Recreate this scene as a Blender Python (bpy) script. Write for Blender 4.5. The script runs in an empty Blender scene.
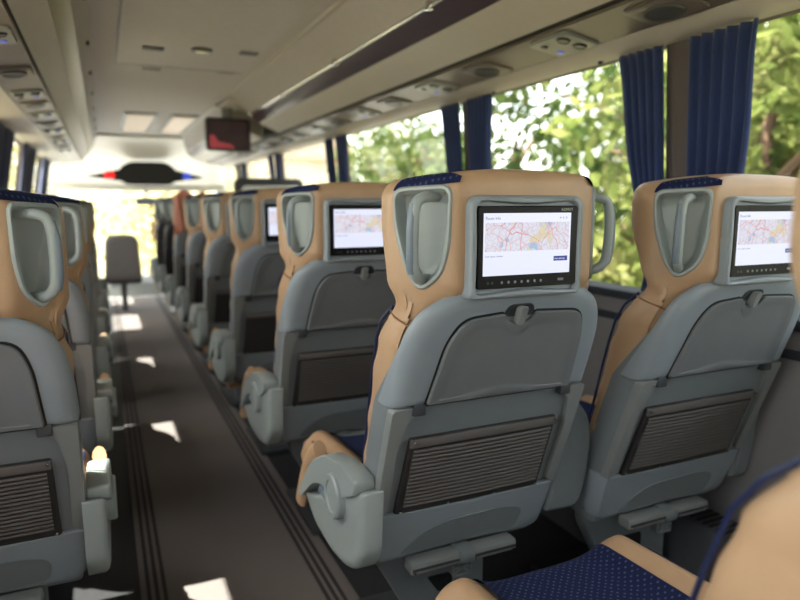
import bpy, bmesh, math, random
from mathutils import Vector, noise
C = bpy.context.scene.collection
PI = math.pi
EYE = 1.2
# ------------------------------------------------------------------ camera
TH = math.atan(295/643); PT = math.atan(97/643)
cd = bpy.data.cameras.new('camera'); cam = bpy.data.objects.new('camera', cd); C.objects.link(cam)
cam.location = (0, 0, EYE); cam.rotation_euler = (PI/2-PT, 0, -TH)
cd.sensor_width = 36; cd.lens = 36*643/800; cd.clip_start = 0.02; cd.clip_end = 300
cd.dof.use_dof = True; cd.dof.focus_distance = 1.16; cd.dof.aperture_fstop = 2.6
bpy.context.scene.camera = cam
# ------------------------------------------------------------------ world, sun, exposure
w = bpy.data.worlds.new('sky'); bpy.context.scene.world = w; w.use_nodes = True
wn = w.node_tree; wn.nodes.clear()
wo = wn.nodes.new('ShaderNodeOutputWorld'); bg = wn.nodes.new('ShaderNodeBackground')
st = wn.nodes.new('ShaderNodeTexSky'); st.sky_type = 'NISHITA'; st.sun_disc = False
st.sun_elevation = math.radians(50); st.sun_rotation = math.radians(-80); st.dust_density = 3.0; st.air_density = 1.0
mixw = wn.nodes.new('ShaderNodeMixRGB'); mixw.inputs[0].default_value = 0.55; mixw.inputs[2].default_value = (7.2, 7.0, 6.6, 1)
wn.links.new(st.outputs[0], mixw.inputs[1]); wn.links.new(mixw.outputs[0], bg.inputs[0]); wn.links.new(bg.outputs[0], wo.inputs[0])
bg.inputs[1].default_value = 1.0
sd = bpy.data.lights.new('sun', 'SUN'); sun = bpy.data.objects.new('sun', sd); C.objects.link(sun)
SUNDIR = Vector((-1.0, 0.12, 1.92))
sun.rotation_euler = SUNDIR.to_track_quat('Z', 'Y').to_euler()
sd.energy = 30; sd.angle = math.radians(0.6); sd.color = (1, .95, .86)
vs = bpy.context.scene.view_settings
vs.view_transform = 'Standard'; vs.look = 'None'; vs.gamma = 1; vs.use_curve_mapping = False
vs.exposure = -0.1

# ------------------------------------------------------------------ materials
def lin(c):
    return tuple(((v/255)/12.92 if v/255 <= .04045 else ((v/255+.055)/1.055)**2.4) for v in c)
def mat(name, col, rough=.5, metal=0, var=.06, vscale=30, bump=0, bscale=200, spec=.5, emit=None, estr=0, sheen=0, trans=0):
    m = bpy.data.materials.new(name); m.use_nodes = True; n = m.node_tree; N = n.nodes
    b = N['Principled BSDF']; c = lin(col)
    b.inputs['Roughness'].default_value = rough; b.inputs['Metallic'].default_value = metal
    b.inputs['Specular IOR Level'].default_value = spec
    tc = N.new('ShaderNodeTexCoord'); no = N.new('ShaderNodeTexNoise'); no.inputs['Scale'].default_value = vscale
    no.inputs['Detail'].default_value = 4
    n.links.new(tc.outputs['Object'], no.inputs['Vector'])
    r = N.new('ShaderNodeValToRGB'); r.color_ramp.elements[0].position = .3; r.color_ramp.elements[1].position = .7
    r.color_ramp.elements[0].color = (*[v*(1-var) for v in c], 1); r.color_ramp.elements[1].color = (*[min(1, v*(1+var)) for v in c], 1)
    n.links.new(no.outputs['Fac'], r.inputs[0]); n.links.new(r.outputs[0], b.inputs['Base Color'])
    if bump:
        n2 = N.new('ShaderNodeTexNoise'); n2.inputs['Scale'].default_value = bscale; n2.inputs['Detail'].default_value = 3
        n.links.new(tc.outputs['Object'], n2.inputs['Vector'])
        bp = N.new('ShaderNodeBump'); bp.inputs['Strength'].default_value = bump; bp.inputs['Distance'].default_value = .002
        n.links.new(n2.outputs['Fac'], bp.inputs['Height']); n.links.new(bp.outputs[0], b.inputs['Normal'])
    if emit:
        b.inputs['Emission Color'].default_value = (*lin(emit), 1); b.inputs['Emission Strength'].default_value = estr
    if sheen: b.inputs['Sheen Weight'].default_value = sheen
    return m
M = {}
M['shell'] = mat('grey_blue_plastic', (134, 142, 148), .42, bump=.15, bscale=900, var=.02)
M['shell_low'] = mat('grey_plastic', (112, 118, 121), .48, bump=.15, bscale=900, var=.02)
M['trim'] = mat('warm_grey_plastic', (124, 127, 126), .45, bump=.1, bscale=900, var=.02)
M['tray'] = mat('tray_grey_plastic', (108, 111, 113), .5, bump=.3, bscale=1200, var=.03)
M['trim2'] = mat('mid_grey_upholstery', (118, 112, 108), .7)
M['recess'] = mat('light_grey_plastic', (146, 154, 153), .38, var=.02)
M['grip'] = mat('slate_grip_plastic', (112, 124, 136), .35, var=.02)
M['dark'] = mat('black_gap', (14, 14, 16), .7)
M['darkgrey'] = mat('dark_grey_plastic', (52, 54, 58), .5)
M['tan'] = mat('tan_leather', (178, 145, 113), .42, bump=.25, bscale=350, var=.07, vscale=9)
M['tanseam'] = mat('tan_stitching', (150, 108, 74), .7)
M['charcoal'] = mat('charcoal_leather', (58, 58, 62), .5, bump=.2, bscale=350)
M['pipe'] = mat('navy_piping', (18, 30, 66), .45)
M['netbase'] = mat('dark_pocket_lining', (44, 41, 40), .8)
M['net'] = mat('brown_grey_pocket', (84, 79, 76), .6, var=.05)
M['rivet'] = mat('steel_rivet', (200, 200, 200), .25, metal=1)
M['bezel'] = mat('black_glossy_bezel', (8, 8, 10), .4, spec=.2)
M['icon'] = mat('grey_icon_print', (120, 122, 128), .5)
M['chrome'] = mat('chrome_rail', (200, 200, 200), .2, metal=1)
M['purple'] = mat('dark_purple_strip', (58, 46, 58), .35)
M['beige'] = mat('beige_locker_panel', (174, 169, 162), .55, bump=.1, bscale=500, var=.02)
M['ceil'] = mat('greige_ceiling_lining', (178, 174, 174), .8, bump=.2, bscale=500, var=.03)
M['greenpanel'] = mat('olive_light_cover', (150, 146, 104), .3, var=.05)
M['service'] = mat('taupe_service_panel', (92, 84, 78), .45, var=.03)
M['wallp'] = mat('grey_wall_panel', (116, 112, 112), .6, bump=.1, var=.03)
M['sill'] = mat('dark_sill', (46, 50, 56), .7, spec=.2)
M['pillar'] = mat('taupe_pillar', (84, 76, 76), .7)
M['white'] = mat('white_plastic', (226, 224, 220), .4, var=.02)
M['blackp'] = mat('black_plastic', (24, 24, 26), .35)
M['red'] = mat('red_lamp', (200, 20, 20), .3, emit=(255, 10, 10), estr=1.2)
M['blue'] = mat('blue_lamp', (40, 70, 200), .3, emit=(60, 90, 255), estr=.5)
M['led'] = mat('blue_button_light', (60, 70, 110), .3, emit=(90, 110, 255), estr=.35)
M['tanlight'] = mat('tan_light_diffuser', (206, 176, 146), .5)
M['bark'] = mat('tree_bark', (96, 74, 56), .9, bump=.6, bscale=20)
M['coral'] = mat('sunlit_coral', (206, 140, 122), .8)  # sun on tan leather, put into the colour
M['cream'] = mat('cream_render', (196, 184, 166), .9)
M['ochre'] = mat('ochre_render', (150, 90, 36), .9)
M['roof'] = mat('pale_roof', (190, 170, 150), .9)
M['redpix'] = mat('pink_red_screen_image', (120, 50, 55), .4, emit=(190, 70, 80), estr=.45)
M['scr_idle'] = mat('dark_screen_image', (30, 24, 24), .15, emit=(70, 52, 50), estr=.35)
M['disp'] = mat('white_screen', (20, 20, 20), .3, emit=(226, 230, 250), estr=1.12, var=0)
M['btn'] = mat('navy_screen_button', (10, 10, 20), .4, emit=(36, 52, 140), estr=1.0, var=0)
M['ink'] = mat('grey_screen_text', (10, 10, 12), .5, emit=(90, 92, 110), estr=.9, var=0)
M['inkw'] = mat('white_screen_text', (30, 30, 30), .5, emit=(230, 232, 250), estr=1.3, var=0)
M['logo'] = mat('silver_brand_print', (190, 185, 170), .4)

def nav_fabric():
    m = bpy.data.materials.new('navy_dotted_fabric'); m.use_nodes = True; n = m.node_tree; N = n.nodes; b = N['Principled BSDF']
    tc = N.new('ShaderNodeTexCoord'); mp = N.new('ShaderNodeMapping'); mp.inputs['Scale'].default_value = (90, 90, 0.001)
    mp.inputs['Rotation'].default_value = (0, 0, .78)
    v = N.new('ShaderNodeTexVoronoi'); v.feature = 'F1'; v.inputs['Scale'].default_value = 1; v.inputs['Randomness'].default_value = .15
    r = N.new('ShaderNodeValToRGB'); r.color_ramp.elements[0].position = .17; r.color_ramp.elements[1].position = .24
    r.color_ramp.elements[0].color = (*lin((62, 73, 108)), 1); r.color_ramp.elements[1].color = (*lin((22, 29, 62)), 1)
    n.links.new(tc.outputs['Object'], mp.inputs[0]); n.links.new(mp.outputs[0], v.inputs['Vector'])
    n.links.new(v.outputs['Distance'], r.inputs[0]); n.links.new(r.outputs[0], b.inputs['Base Color'])
    b.inputs['Roughness'].default_value = .9; b.inputs['Specular IOR Level'].default_value = .2
    return m
M['navy'] = nav_fabric()
def curtain_mat():
    m = mat('royal_blue_curtain', (22, 44, 92), .85, var=.15, vscale=6, sheen=.4)
    return m
M['curtain'] = curtain_mat()
def carpet():
    m = mat('charcoal_aisle_carpet', (112, 105, 103), .95, bump=.8, bscale=500, var=.35, vscale=420)
    return m
M['carpet'] = carpet()
M['carpetdark'] = mat('dark_stripe_carpet', (46, 44, 46), .95, bump=.5, bscale=500, var=.25, vscale=300)
M['duct'] = mat('duct_grey', (72, 74, 78), .6)
M['floor'] = mat('dark_vinyl_floor', (34, 34, 38), .7, var=.2, vscale=60)
def map_mat():
    m = bpy.data.materials.new('road_map_image'); m.use_nodes = True; n = m.node_tree; N = n.nodes; N.clear(); L = n.links.new
    out = N.new('ShaderNodeOutputMaterial'); em = N.new('ShaderNodeEmission'); em.inputs[1].default_value = 1.1
    tc = N.new('ShaderNodeTexCoord')
    nz = N.new('ShaderNodeTexNoise'); nz.inputs['Scale'].default_value = 30; L(tc.outputs['Object'], nz.inputs['Vector'])
    vm = N.new('ShaderNodeVectorMath'); vm.operation = 'SCALE'; vm.inputs['Scale'].default_value = .02; L(nz.outputs['Color'], vm.inputs[0])
    va = N.new('ShaderNodeVectorMath'); va.operation = 'ADD'; L(tc.outputs['Object'], va.inputs[0]); L(vm.outputs[0], va.inputs[1])
    cur = None
    def layer(scale, width, col, prev, off):
        v = N.new('ShaderNodeTexVoronoi'); v.feature = 'DISTANCE_TO_EDGE'; v.inputs['Scale'].default_value = scale
        mp = N.new('ShaderNodeMapping'); mp.inputs['Location'].default_value = (off, 0, off)
        L(va.outputs[0], mp.inputs[0]); L(mp.outputs[0], v.inputs['Vector'])
        r = N.new('ShaderNodeValToRGB'); r.color_ramp.elements[0].position = width*.6; r.color_ramp.elements[1].position = width
        r.color_ramp.elements[0].color = (1, 1, 1, 1); r.color_ramp.elements[1].color = (0, 0, 0, 1); L(v.outputs['Distance'], r.inputs[0])
        mx = N.new('ShaderNodeMixRGB'); L(r.outputs[0], mx.inputs[0]); mx.inputs[2].default_value = (*lin(col), 1)
        if prev is None: mx.inputs[1].default_value = (*lin((226, 226, 238)), 1)
        else: L(prev, mx.inputs[1])
        return mx.outputs[0]
    def blob(scale, thr, col, prev, off):
        v = N.new('ShaderNodeTexNoise'); v.inputs['Scale'].default_value = scale; v.inputs['Detail'].default_value = 2
        mp = N.new('ShaderNodeMapping'); mp.inputs['Location'].default_value = (off, 0, off); L(tc.outputs['Object'], mp.inputs[0]); L(mp.outputs[0], v.inputs['Vector'])
        r = N.new('ShaderNodeValToRGB'); r.color_ramp.elements[0].position = thr; r.color_ramp.elements[1].position = thr+.02
        L(v.outputs['Fac'], r.inputs[0]); mx = N.new('ShaderNodeMixRGB'); L(r.outputs[0], mx.inputs[0]); mx.inputs[2].default_value = (*lin(col), 1)
        if prev is None: mx.inputs[1].default_value = (*lin((226, 226, 238)), 1)
        else: L(prev, mx.inputs[1])
        return mx.outputs[0]
    cur = blob(26, .60, (226, 214, 176), None, 2.3)
    cur = blob(22, .60, (166, 192, 226), cur, 7.1)
    cur = layer(110, .05, (206, 206, 216), cur, 1.0)
    cur = layer(45, .03, (226, 190, 196), cur, 3.0)
    cur = layer(24, .014, (218, 140, 146), cur, 5.0)
    L(cur, em.inputs[0]); L(em.outputs[0], out.inputs[0])
    return m
M['map'] = map_mat()
def glass_mat():
    m = bpy.data.materials.new('window_glass'); m.use_nodes = True; n = m.node_tree; N = n.nodes; N.clear(); L = n.links.new
    out = N.new('ShaderNodeOutputMaterial'); t = N.new('ShaderNodeBsdfTransparent'); t.inputs[0].default_value = (.93, .95, .93, 1)
    g = N.new('ShaderNodeBsdfGlossy'); g.inputs['Roughness'].default_value = .02; mx = N.new('ShaderNodeMixShader')
    lw = N.new('ShaderNodeLayerWeight'); lw.inputs[0].default_value = .5
    pw = N.new('ShaderNodeMath'); pw.operation = 'POWER'; pw.inputs[1].default_value = 5; L(lw.outputs['Facing'], pw.inputs[0])
    ma = N.new('ShaderNodeMath'); ma.operation = 'MULTIPLY_ADD'; ma.inputs[1].default_value = .6; ma.inputs[2].default_value = .03; L(pw.outputs[0], ma.inputs[0])
    L(ma.outputs[0], mx.inputs[0]); L(t.outputs[0], mx.inputs[1]); L(g.outputs[0], mx.inputs[2]); L(mx.outputs[0], out.inputs[0])
    return m
M['glass'] = glass_mat()
def leaf_mat(name, c1, c2, c3):
    m = bpy.data.materials.new(name); m.use_nodes = True; n = m.node_tree; N = n.nodes; N.clear(); L = n.links.new
    out = N.new('ShaderNodeOutputMaterial'); d = N.new('ShaderNodeBsdfDiffuse'); t = N.new('ShaderNodeBsdfTranslucent'); mx = N.new('ShaderNodeMixShader')
    mx.inputs[0].default_value = .45
    tc = N.new('ShaderNodeTexCoord'); no = N.new('ShaderNodeTexNoise'); no.inputs['Scale'].default_value = 2.2; no.inputs['Detail'].default_value = 5
    L(tc.outputs['Object'], no.inputs['Vector']); r = N.new('ShaderNodeValToRGB')
    r.color_ramp.elements[0].position = .35; r.color_ramp.elements[1].position = .68
    r.color_ramp.elements[0].color = (*lin(c1), 1); r.color_ramp.elements[1].color = (*lin(c3), 1)
    e = r.color_ramp.elements.new(.52); e.color = (*lin(c2), 1)
    L(no.outputs['Fac'], r.inputs[0]); L(r.outputs[0], d.inputs[0]); L(r.outputs[0], t.inputs[0])
    L(d.outputs[0], mx.inputs[1]); L(t.outputs[0], mx.inputs[2]); L(mx.outputs[0], out.inputs[0])
    return m
M['leaf'] = leaf_mat('green_leaves', (42, 58, 30), (78, 94, 50), (118, 120, 78))
M['leafy'] = leaf_mat('yellow_green_leaves', (82, 98, 48), (120, 128, 72), (150, 148, 100))
M['leaff'] = leaf_mat('glare_paled_leaves', (176, 172, 112), (222, 214, 166), (240, 232, 196))  # front leaves paled, overexposed glare is in the colour
M['leafb'] = leaf_mat('brownish_leaves', (84, 78, 54), (120, 104, 78), (146, 126, 98))
M['ground'] = mat('dry_grass_ground', (150, 142, 110), .95, var=.3, vscale=3)

# ------------------------------------------------------------------ mesh helpers
def link(name, verts, faces, m, parent=None, smooth=True, angle=None):
    me = bpy.data.meshes.new(name); me.from_pydata([tuple(v) for v in verts], [], faces)
    me.materials.append(M[m] if isinstance(m, str) else m)
    bm = bmesh.new(); bm.from_mesh(me); bmesh.ops.remove_doubles(bm, verts=bm.verts, dist=1e-6)
    bmesh.ops.recalc_face_normals(bm, faces=bm.faces)
    if smooth:
        for f in bm.faces: f.smooth = True
        lim = angle or .7
        for e in bm.edges:
            if len(e.link_faces) == 2 and e.calc_face_angle(0) > lim: e.smooth = False
    bm.to_mesh(me); bm.free()
    o = bpy.data.objects.new(name, me); C.objects.link(o)
    if parent: o.parent = parent
    return o
class MB:
    def __init__(s): s.v = []; s.f = []
    def add(s, v, f):
        k = len(s.v); s.v += [tuple(p) for p in v]; s.f += [tuple(i+k for i in q) for q in f]; return s
    def build(s, name, m, parent=None, smooth=True, angle=None): return link(name, s.v, s.f, m, parent, smooth, angle)
def grid(rows, closed=False):
    v = [p for r in rows for p in r]; n = len(rows[0]); f = []
    for i in range(len(rows)-1):
        for j in range(n if closed else n-1):
            a = i*n+j; b = i*n+(j+1) % n; f.append((a, b, b+n, a+n))
    return v, f
def bevbox(x0, x1, y0, y1, z0, z1, b=.005, seg=2):
    bm = bmesh.new(); bmesh.ops.create_cube(bm, size=1)
    for q in bm.verts:
        q.co = Vector(((x0+x1)/2+q.co.x*(x1-x0), (y0+y1)/2+q.co.y*(y1-y0), (z0+z1)/2+q.co.z*(z1-z0)))
    if b: bmesh.ops.bevel(bm, geom=list(bm.edges), offset=min(b, .49*min(x1-x0, y1-y0, z1-z0)), segments=seg, profile=.5, affect='EDGES')
    bm.verts.ensure_lookup_table(); bm.verts.index_update()
    v = [tuple(q.co) for q in bm.verts]; f = [tuple(q.index for q in fc.verts) for fc in bm.faces]; bm.free(); return v, f
def box(name, x0, x1, y0, y1, z0, z1, m, parent=None, b=.005): v, f = bevbox(x0, x1, y0, y1, z0, z1, b); return link(name, v, f, m, parent)
def rpoly(pts, r=.01, n=5, step=None):
    """round the corners of a polygon; r may be per-corner; optionally densify"""
    out = []; k = len(pts); rs = r if isinstance(r, (list, tuple)) else [r]*k
    for i in range(k):
        p = Vector(pts[i]); a = Vector(pts[i-1])-p; b = Vector(pts[(i+1) % k])-p; rr = min(rs[i], a.length*.48, b.length*.48)
        if rr < 1e-5: out.append(tuple(p)); continue
        p0 = p+a.normalized()*rr; p1 = p+b.normalized()*rr
        for j in range(n+1):
            t = j/n; q = p0*(1-t)**2+p*2*t*(1-t)+p1*t*t; out.append(tuple(q))
    if step:
        o2 = []
        for i in range(len(out)):
            p = Vector(out[i]); q = Vector(out[(i+1) % len(out)]); m_ = max(1, int((q-p).length/step))
            for j in range(m_): o2.append(tuple(p.lerp(q, j/m_)))
        out = o2
    return out
def pad(outline, rings, fmap, nfill=7, center=None):
    """radial pad: rings [(inset, depth)], then filled to the centre at the last depth"""
    k = len(outline)
    cx, cy = center or (sum(p[0] for p in outline)/k, sum(p[1] for p in outline)/k)
    rows = []
    def ring(ins, sc, d):
        row = []
        for p in outline:
            v = Vector((p[0]-cx, p[1]-cy)); L = v.length; q = v*max(0, (L-ins)/L)*sc; row.append(fmap(cx+q.x, cy+q.y, d))
        return row
    for ins, d in rings: rows.append(ring(ins, 1, d))
    for j in range(1, nfill): rows.append(ring(rings[-1][0], 1-j/nfill, rings[-1][1]))
    v, f = grid(rows, True); c = len(v); v.append(fmap(cx, cy, rings[-1][1])); o = (len(rows)-1)*k
    for j in range(k): f.append((o+j, o+(j+1) % k, c))
    return v, f
def prism(outline, fmap, w0, w1, bev=0):
    """solid plate with a flat face on each side; outline in (a,b)"""
    k = len(outline); c = (sum(p[0] for p in outline)/k, sum(p[1] for p in outline)/k)
    def ins(p, b):
        v = Vector((c[0]-p[0], c[1]-p[1])); L = v.length or 1; v = v*(b/L); return (p[0]+v.x, p[1]+v.y)
    rows = []
    s = 1 if w1 > w0 else -1
    if bev: rows.append([fmap(*ins(p, bev), w0) for p in outline]); rows.append([fmap(*p, w0+s*bev) for p in outline]); rows.append([fmap(*p, w1-s*bev) for p in outline]); rows.append([fmap(*ins(p, bev), w1) for p in outline])
    else: rows = [[fmap(*p, w0) for p in outline], [fmap(*p, w1) for p in outline]]
    v, f = grid(rows, True); n = len(rows)
    f.append(tuple(range(k))[::-1]); f.append(tuple((n-1)*k+i for i in range(k))); return v, f
def tube(pts, r, seg=10, closed=False, flat=1, cap=True):
    P = [Vector(p) for p in pts]; n = len(P); rows = []; up = None
    for i in range(n):
        if closed: t = P[(i+1) % n]-P[i-1]
        else: t = P[min(i+1, n-1)]-P[max(i-1, 0)]
        t.normalize()
        if up is None: up = Vector((0, 0, 1)) if abs(t.z) < .9 else Vector((1, 0, 0))
        s = t.cross(up).normalized(); u = s.cross(t).normalized(); up = u
        rr = r[i] if isinstance(r, (list, tuple)) else r
        rows.append([P[i]+(s*math.cos(2*PI*j/seg)+u*math.sin(2*PI*j/seg)*flat)*rr for j in range(seg)])
    if closed: rows.append(rows[0])
    v, f = grid(rows, True)
    if not closed and cap: f.append(tuple(range(seg))); f.append(tuple((n-1)*seg+j for j in range(seg)))
    return v, f
def curve(pts, n=6):
    P = [Vector(p) for p in pts]; out = []
    for i in range(len(P)-1):
        a = P[max(i-1, 0)]; b = P[i]; c = P[i+1]; d = P[min(i+2, len(P)-1)]
        for j in range(n):
            t = j/n; out.append(.5*((2*b)+(c-a)*t+(2*a-5*b+4*c-d)*t*t+(3*b-a-3*c+d)*t**3))
    out.append(P[-1]); return out
def empty(name, loc, label=None, cat=None, group=None, rz=0):
    o = bpy.data.objects.new(name, None); C.objects.link(o); o.location = loc; o.rotation_euler = (0, 0, rz); o.empty_display_size = .1
    tag(o, label, cat, group); return o
def tag(o, label=None, cat=None, group=None, kind=None):
    if label: o['label'] = label
    if cat: o['category'] = cat
    if group: o['group'] = group
    if kind: o['kind'] = kind
    return o
def S(o): o['kind'] = 'structure'; return o
def interp(tab, z):
    if z <= tab[0][0]: return tab[0][1]
    for (a, b), (c, d) in zip(tab, tab[1:]):
        if z <= c: t = (z-a)/(c-a); return b+(d-b)*t
    return tab[-1][1]
def text(s, size, m, parent, origin, name):
    cu = bpy.data.curves.new(name, 'FONT'); cu.body = s; cu.size = size; cu.resolution_u = 2
    o = bpy.data.objects.new(name, cu); C.objects.link(o)
    me = bpy.data.meshes.new_from_object(o.evaluated_get(bpy.context.evaluated_depsgraph_get()))
    C.objects.unlink(o); bpy.data.objects.remove(o)
    for q in me.vertices:
        x, y = q.co.x, q.co.y; q.co = (origin[0]+x, origin[1], origin[2]+y)
    me.materials.clear(); me.materials.append(M[m]); t = bpy.data.objects.new(name, me); C.objects.link(t); t.parent = parent; return t

# ------------------------------------------------------------------ bus body
FLX0, FLX1 = -.66, 1.64
YB, YF = -3.2, 9.9
def strip(name, x0, x1, z, m, y0=YB, y1=8.9):
    return S(box(name, x0, x1, y0, y1, z-.004, z, m, b=.001))
S(box('floor', FLX0-.05, FLX1+.05, YB, 8.9, -.12, 0, 'floor', b=0))
car = link('aisle_carpet', *bevbox(.035, .64, YB+.05, 8.85, 0, .012, .004), 'carpet')
tag(car, 'charcoal aisle carpet runner with dark stripes along both edges', 'carpet')
for i, (a, b_) in enumerate([(.052, .064), (.075, .087), (.098, .110), (.545, .557), (.568, .580), (.591, .603)]):
    box('stripe', a, b_, YB+.06, 8.84, .0115, .0135, 'carpetdark', car, b=0)
S(box('floor_front', FLX0-.05, FLX1+.05, 8.9, YF+.3, -.45, -.35, 'white', b=0))
S(box('trim_1', FLX0, FLX1, 8.85, 8.93, -.4, 0.005, 'white', b=.003))

ZS, ZT = .91, 1.668            # sill and window head
def wall(side, xs, xt, sgn):
    # lower panel, sill, header, as real thickness
    lo = box('wall_'+side, min(xs, xs+sgn*.06), max(xs, xs+sgn*.06), YB, YF, -.12, ZS-.03, 'wallp', b=.004); S(lo)
    o = link('trim_sill_'+side, *bevbox(min(xs-sgn*.035, xs+sgn*.08), max(xs-sgn*.035, xs+sgn*.08), YB, YF, ZS-.03, ZS, .008), 'sill'); o.name = 'trim_%d' % (2 if sgn > 0 else 3); S(o)
    hd = box('trim_%d' % (4 if sgn > 0 else 5), min(xt, xt+sgn*.06), max(xt, xt+sgn*.06), YB, YF, ZT-.002, 2.1, 'pillar', b=.004); S(hd)
    # a padded groove rail in the wall panel
    g = box('trim_%d' % (6 if sgn > 0 else 7), min(xs-sgn*.012, xs), max(xs-sgn*.012, xs), YB, YF, .80, .825, 'sill', b=.004); S(g)
XS_R, XT_R, XS_L, XT_L = 1.60, 1.545, -.66, -.525
wall('right', XS_R, XT_R, 1); wall('left', XS_L, XT_L, -1)
PR = [-1.6, -.2, 1.42, 2.62, 4.42, 6.2, 7.9]
PL = [-2.2, -.6, 1.1, 2.8, 4.6, 6.2, 7.9]
wc = 0
for side, xs, xt, sgn, Ps in (('R', XS_R, XT_R, 1, PR), ('L', XS_L, XT_L, -1, PL)):
    edges = [YB]+Ps+[YF]
    for p in Ps:
        wc += 1; hw = .06
        a = []
        for (z, x) in ((ZS-.01, xs), (ZT+.01, xt)):
            for dx in (0, .05*sgn): a.append([x+dx, z])
        v = []; 
        for y in (p-hw, p+hw): v += [(a[0][0], y, a[0][1]), (a[1][0], y, a[1][1]), (a[3][0], y, a[3][1]), (a[2][0], y, a[2][1])]
        f = [(0, 1, 2, 3), (4, 5, 6, 7), (0, 1, 5, 4), (1, 2, 6, 5), (2, 3, 7, 6), (3, 0, 4, 7)]
        S(link('trim_%d' % (10+wc), v, f, 'pillar', smooth=False))
    for i in range(len(edges)-1):
        y0, y1 = edges[i]+(.055 if i else 0), edges[i+1]-(.055 if i < len(edges)-2 else 0)
        x0, x1 = xs+sgn*.045, xt+sgn*.045; t = .005*sgn
        v = [(x0, y0, ZS), (x0, y1, ZS), (x1, y1, ZT), (x1, y0, ZT), (x0+t, y0, ZS), (x0+t, y1, ZS), (x1+t, y1, ZT), (x1+t, y0, ZT)]
        wn_ = link('window_%d' % (i+1+(20 if sgn < 0 else 0)), v, [(0, 1, 2, 3), (4, 5, 6, 7), (0, 1, 5, 4), (1, 2, 6, 5), (2, 3, 7, 6), (3, 0, 4, 7)], 'glass', smooth=False); S(wn_)
# rear wall with a large rear window, behind the camera
S(box('wall_rear', FLX0-.05, FLX1+.05, YB-.1, YB, -.12, 1.15, 'wallp', b=0)); S(box('wall_rear_top', FLX0-.05, FLX1+.05, YB-.1, YB, 1.75, 2.1, 'wallp', b=0))
S(box('window_40', FLX0+.1, FLX1-.1, YB-.06, YB-.055, 1.15, 1.75, 'glass', b=0))
# ceiling
S(box('ceiling', .0, .90, YB, 8.1, 1.97, 2.03, 'ceil', b=0))
S(box('ceiling_outer', FLX0, FLX1, YB, 8.1, 2.06, 2.10, 'ceil', b=0))
# locker profiles (x, z)
def run(name, prof, y0, y1, m, parent=None, th=.012):
    n = len(prof); v = []; 
    for y in (y0, y1): v += [(x, y, z) for x, z in prof]+[(x, y, z+th) for x, z in prof[::-1]]
    k = 2*n; f = [(j, (j+1) % k, k+(j+1) % k, k+j) for j in range(k)]; f.append(tuple(range(k))); f.append(tuple(range(k, 2*k)))
    return link(name, v, f, m, parent, angle=.5)
H = EYE
def arc(p, q, bulge, n=6):
    p = Vector(p); q = Vector(q); d = q-p; nrm = Vector((-d.y, d.x)); return [tuple(p+d*t/n+nrm*bulge*math.sin(PI*t/n)) for t in range(n+1)]
rail_r = []
def locker_right(y0, y1, label):
    t = empty('overhead_locker', (0, y0, 0), label, 'luggage rack', 'overhead lockers on the right')
    L = y1-y0
    run('door_panel', arc((.888, H+.765), (1.02, H+.648), .04), 0, L, 'ceil', t)
    run('bottom_panel', arc((1.086, H+.578), (1.236, H+.52), .03), 0, L, 'beige', t)
    run('light_strip', arc((1.02, H+.638), (1.086, H+.58), -.05), 0, L, 'purple', t)
    o = link('chrome_rail', *tube([(1.018, 0.02, H+.637), (1.018, L-.02, H+.637)], .007, 8), 'chrome', t)
    k = int(L/.62)
    for i in range(k+1):
        y = L-.03-i*.95
        if y < 0: break
        b = box('rail_bracket', 1.004, 1.034, y-.014, y+.014, H+.624, H+.654, 'chrome', t, b=.003)
    link('ridge_trim', *tube([(.884, 0, H+.768), (.884, L, H+.768)], .014, 8), 'white' if False else 'beige', t)
    # end panels
    prof = [(.888, H+.765), (1.02, H+.64), (1.086, H+.58), (1.236, H+.52), (1.25, H+.765)]
    for y in (0, L): 
        v = [(x, y-.01, z) for x, z in prof]+[(x, y+.01, z) for x, z in prof]; n = len(prof)
        f = [tuple(range(n)), tuple(range(n, 2*n))]+[(j, (j+1) % n, n+(j+1) % n, n+j) for j in range(n)]
        link('end_panel', v, f, 'beige', t, smooth=False)
    return t
locker_right(YB+.02, 4.86, 'long beige overhead locker with chrome rail above the right seats')
locker_right(5.40, 8.9, 'far overhead locker beyond the ceiling monitor on the right')
sc = empty('service_channel', (0, 0, 0), 'dark taupe service channel under the right overhead lockers', 'ceiling panel')
run('channel_panel', [(1.28, H+.515), (1.445, H+.49)], YB, 8.9, 'service', sc)
run('channel_gap', [(1.238, H+.53), (1.282, H+.526)], YB, 8.9, 'dark', sc)
run('channel_edge', arc((1.442, H+.488), (1.55, H+.461), -.12), YB, 8.9, 'beige', sc, th=.02)
ll = empty('overhead_locker', (0, 0, 0), 'slim left overhead locker with olive light cover', 'luggage rack')
run('side_panel', arc((-.053, H+.67), (.012, H+.775), .03), YB, 8.9, 'ceil', ll)
run('light_cover', arc((-.105, H+.59), (-.053, H+.67), .04), YB, 8.9, 'greenpanel', ll)
run('door_panel', arc((-.186, H+.503), (-.107, H+.59), .05), YB, 8.9, 'beige', ll)
for i in range(9): box('catch', -.020, -.006, 1.9+i*.75, 1.93+i*.75, H+.715, H+.735, 'blackp', ll, b=.003)
sl = empty('service_channel', (0, 0, 0), 'dark taupe service channel along the left side above the left windows', 'ceiling panel')
run('channel_panel', [(-.352, H+.475), (-.196, H+.498)], YB, 8.9, 'service', sl)
run('channel_gap', [(-.199, H+.510), (-.184, H+.512)], YB, 8.9, 'dark', sl)
run('channel_edge', arc((-.53, H+.461), (-.350, H+.473), -.06), YB, 8.9, 'beige', sl, th=.02)

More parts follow.
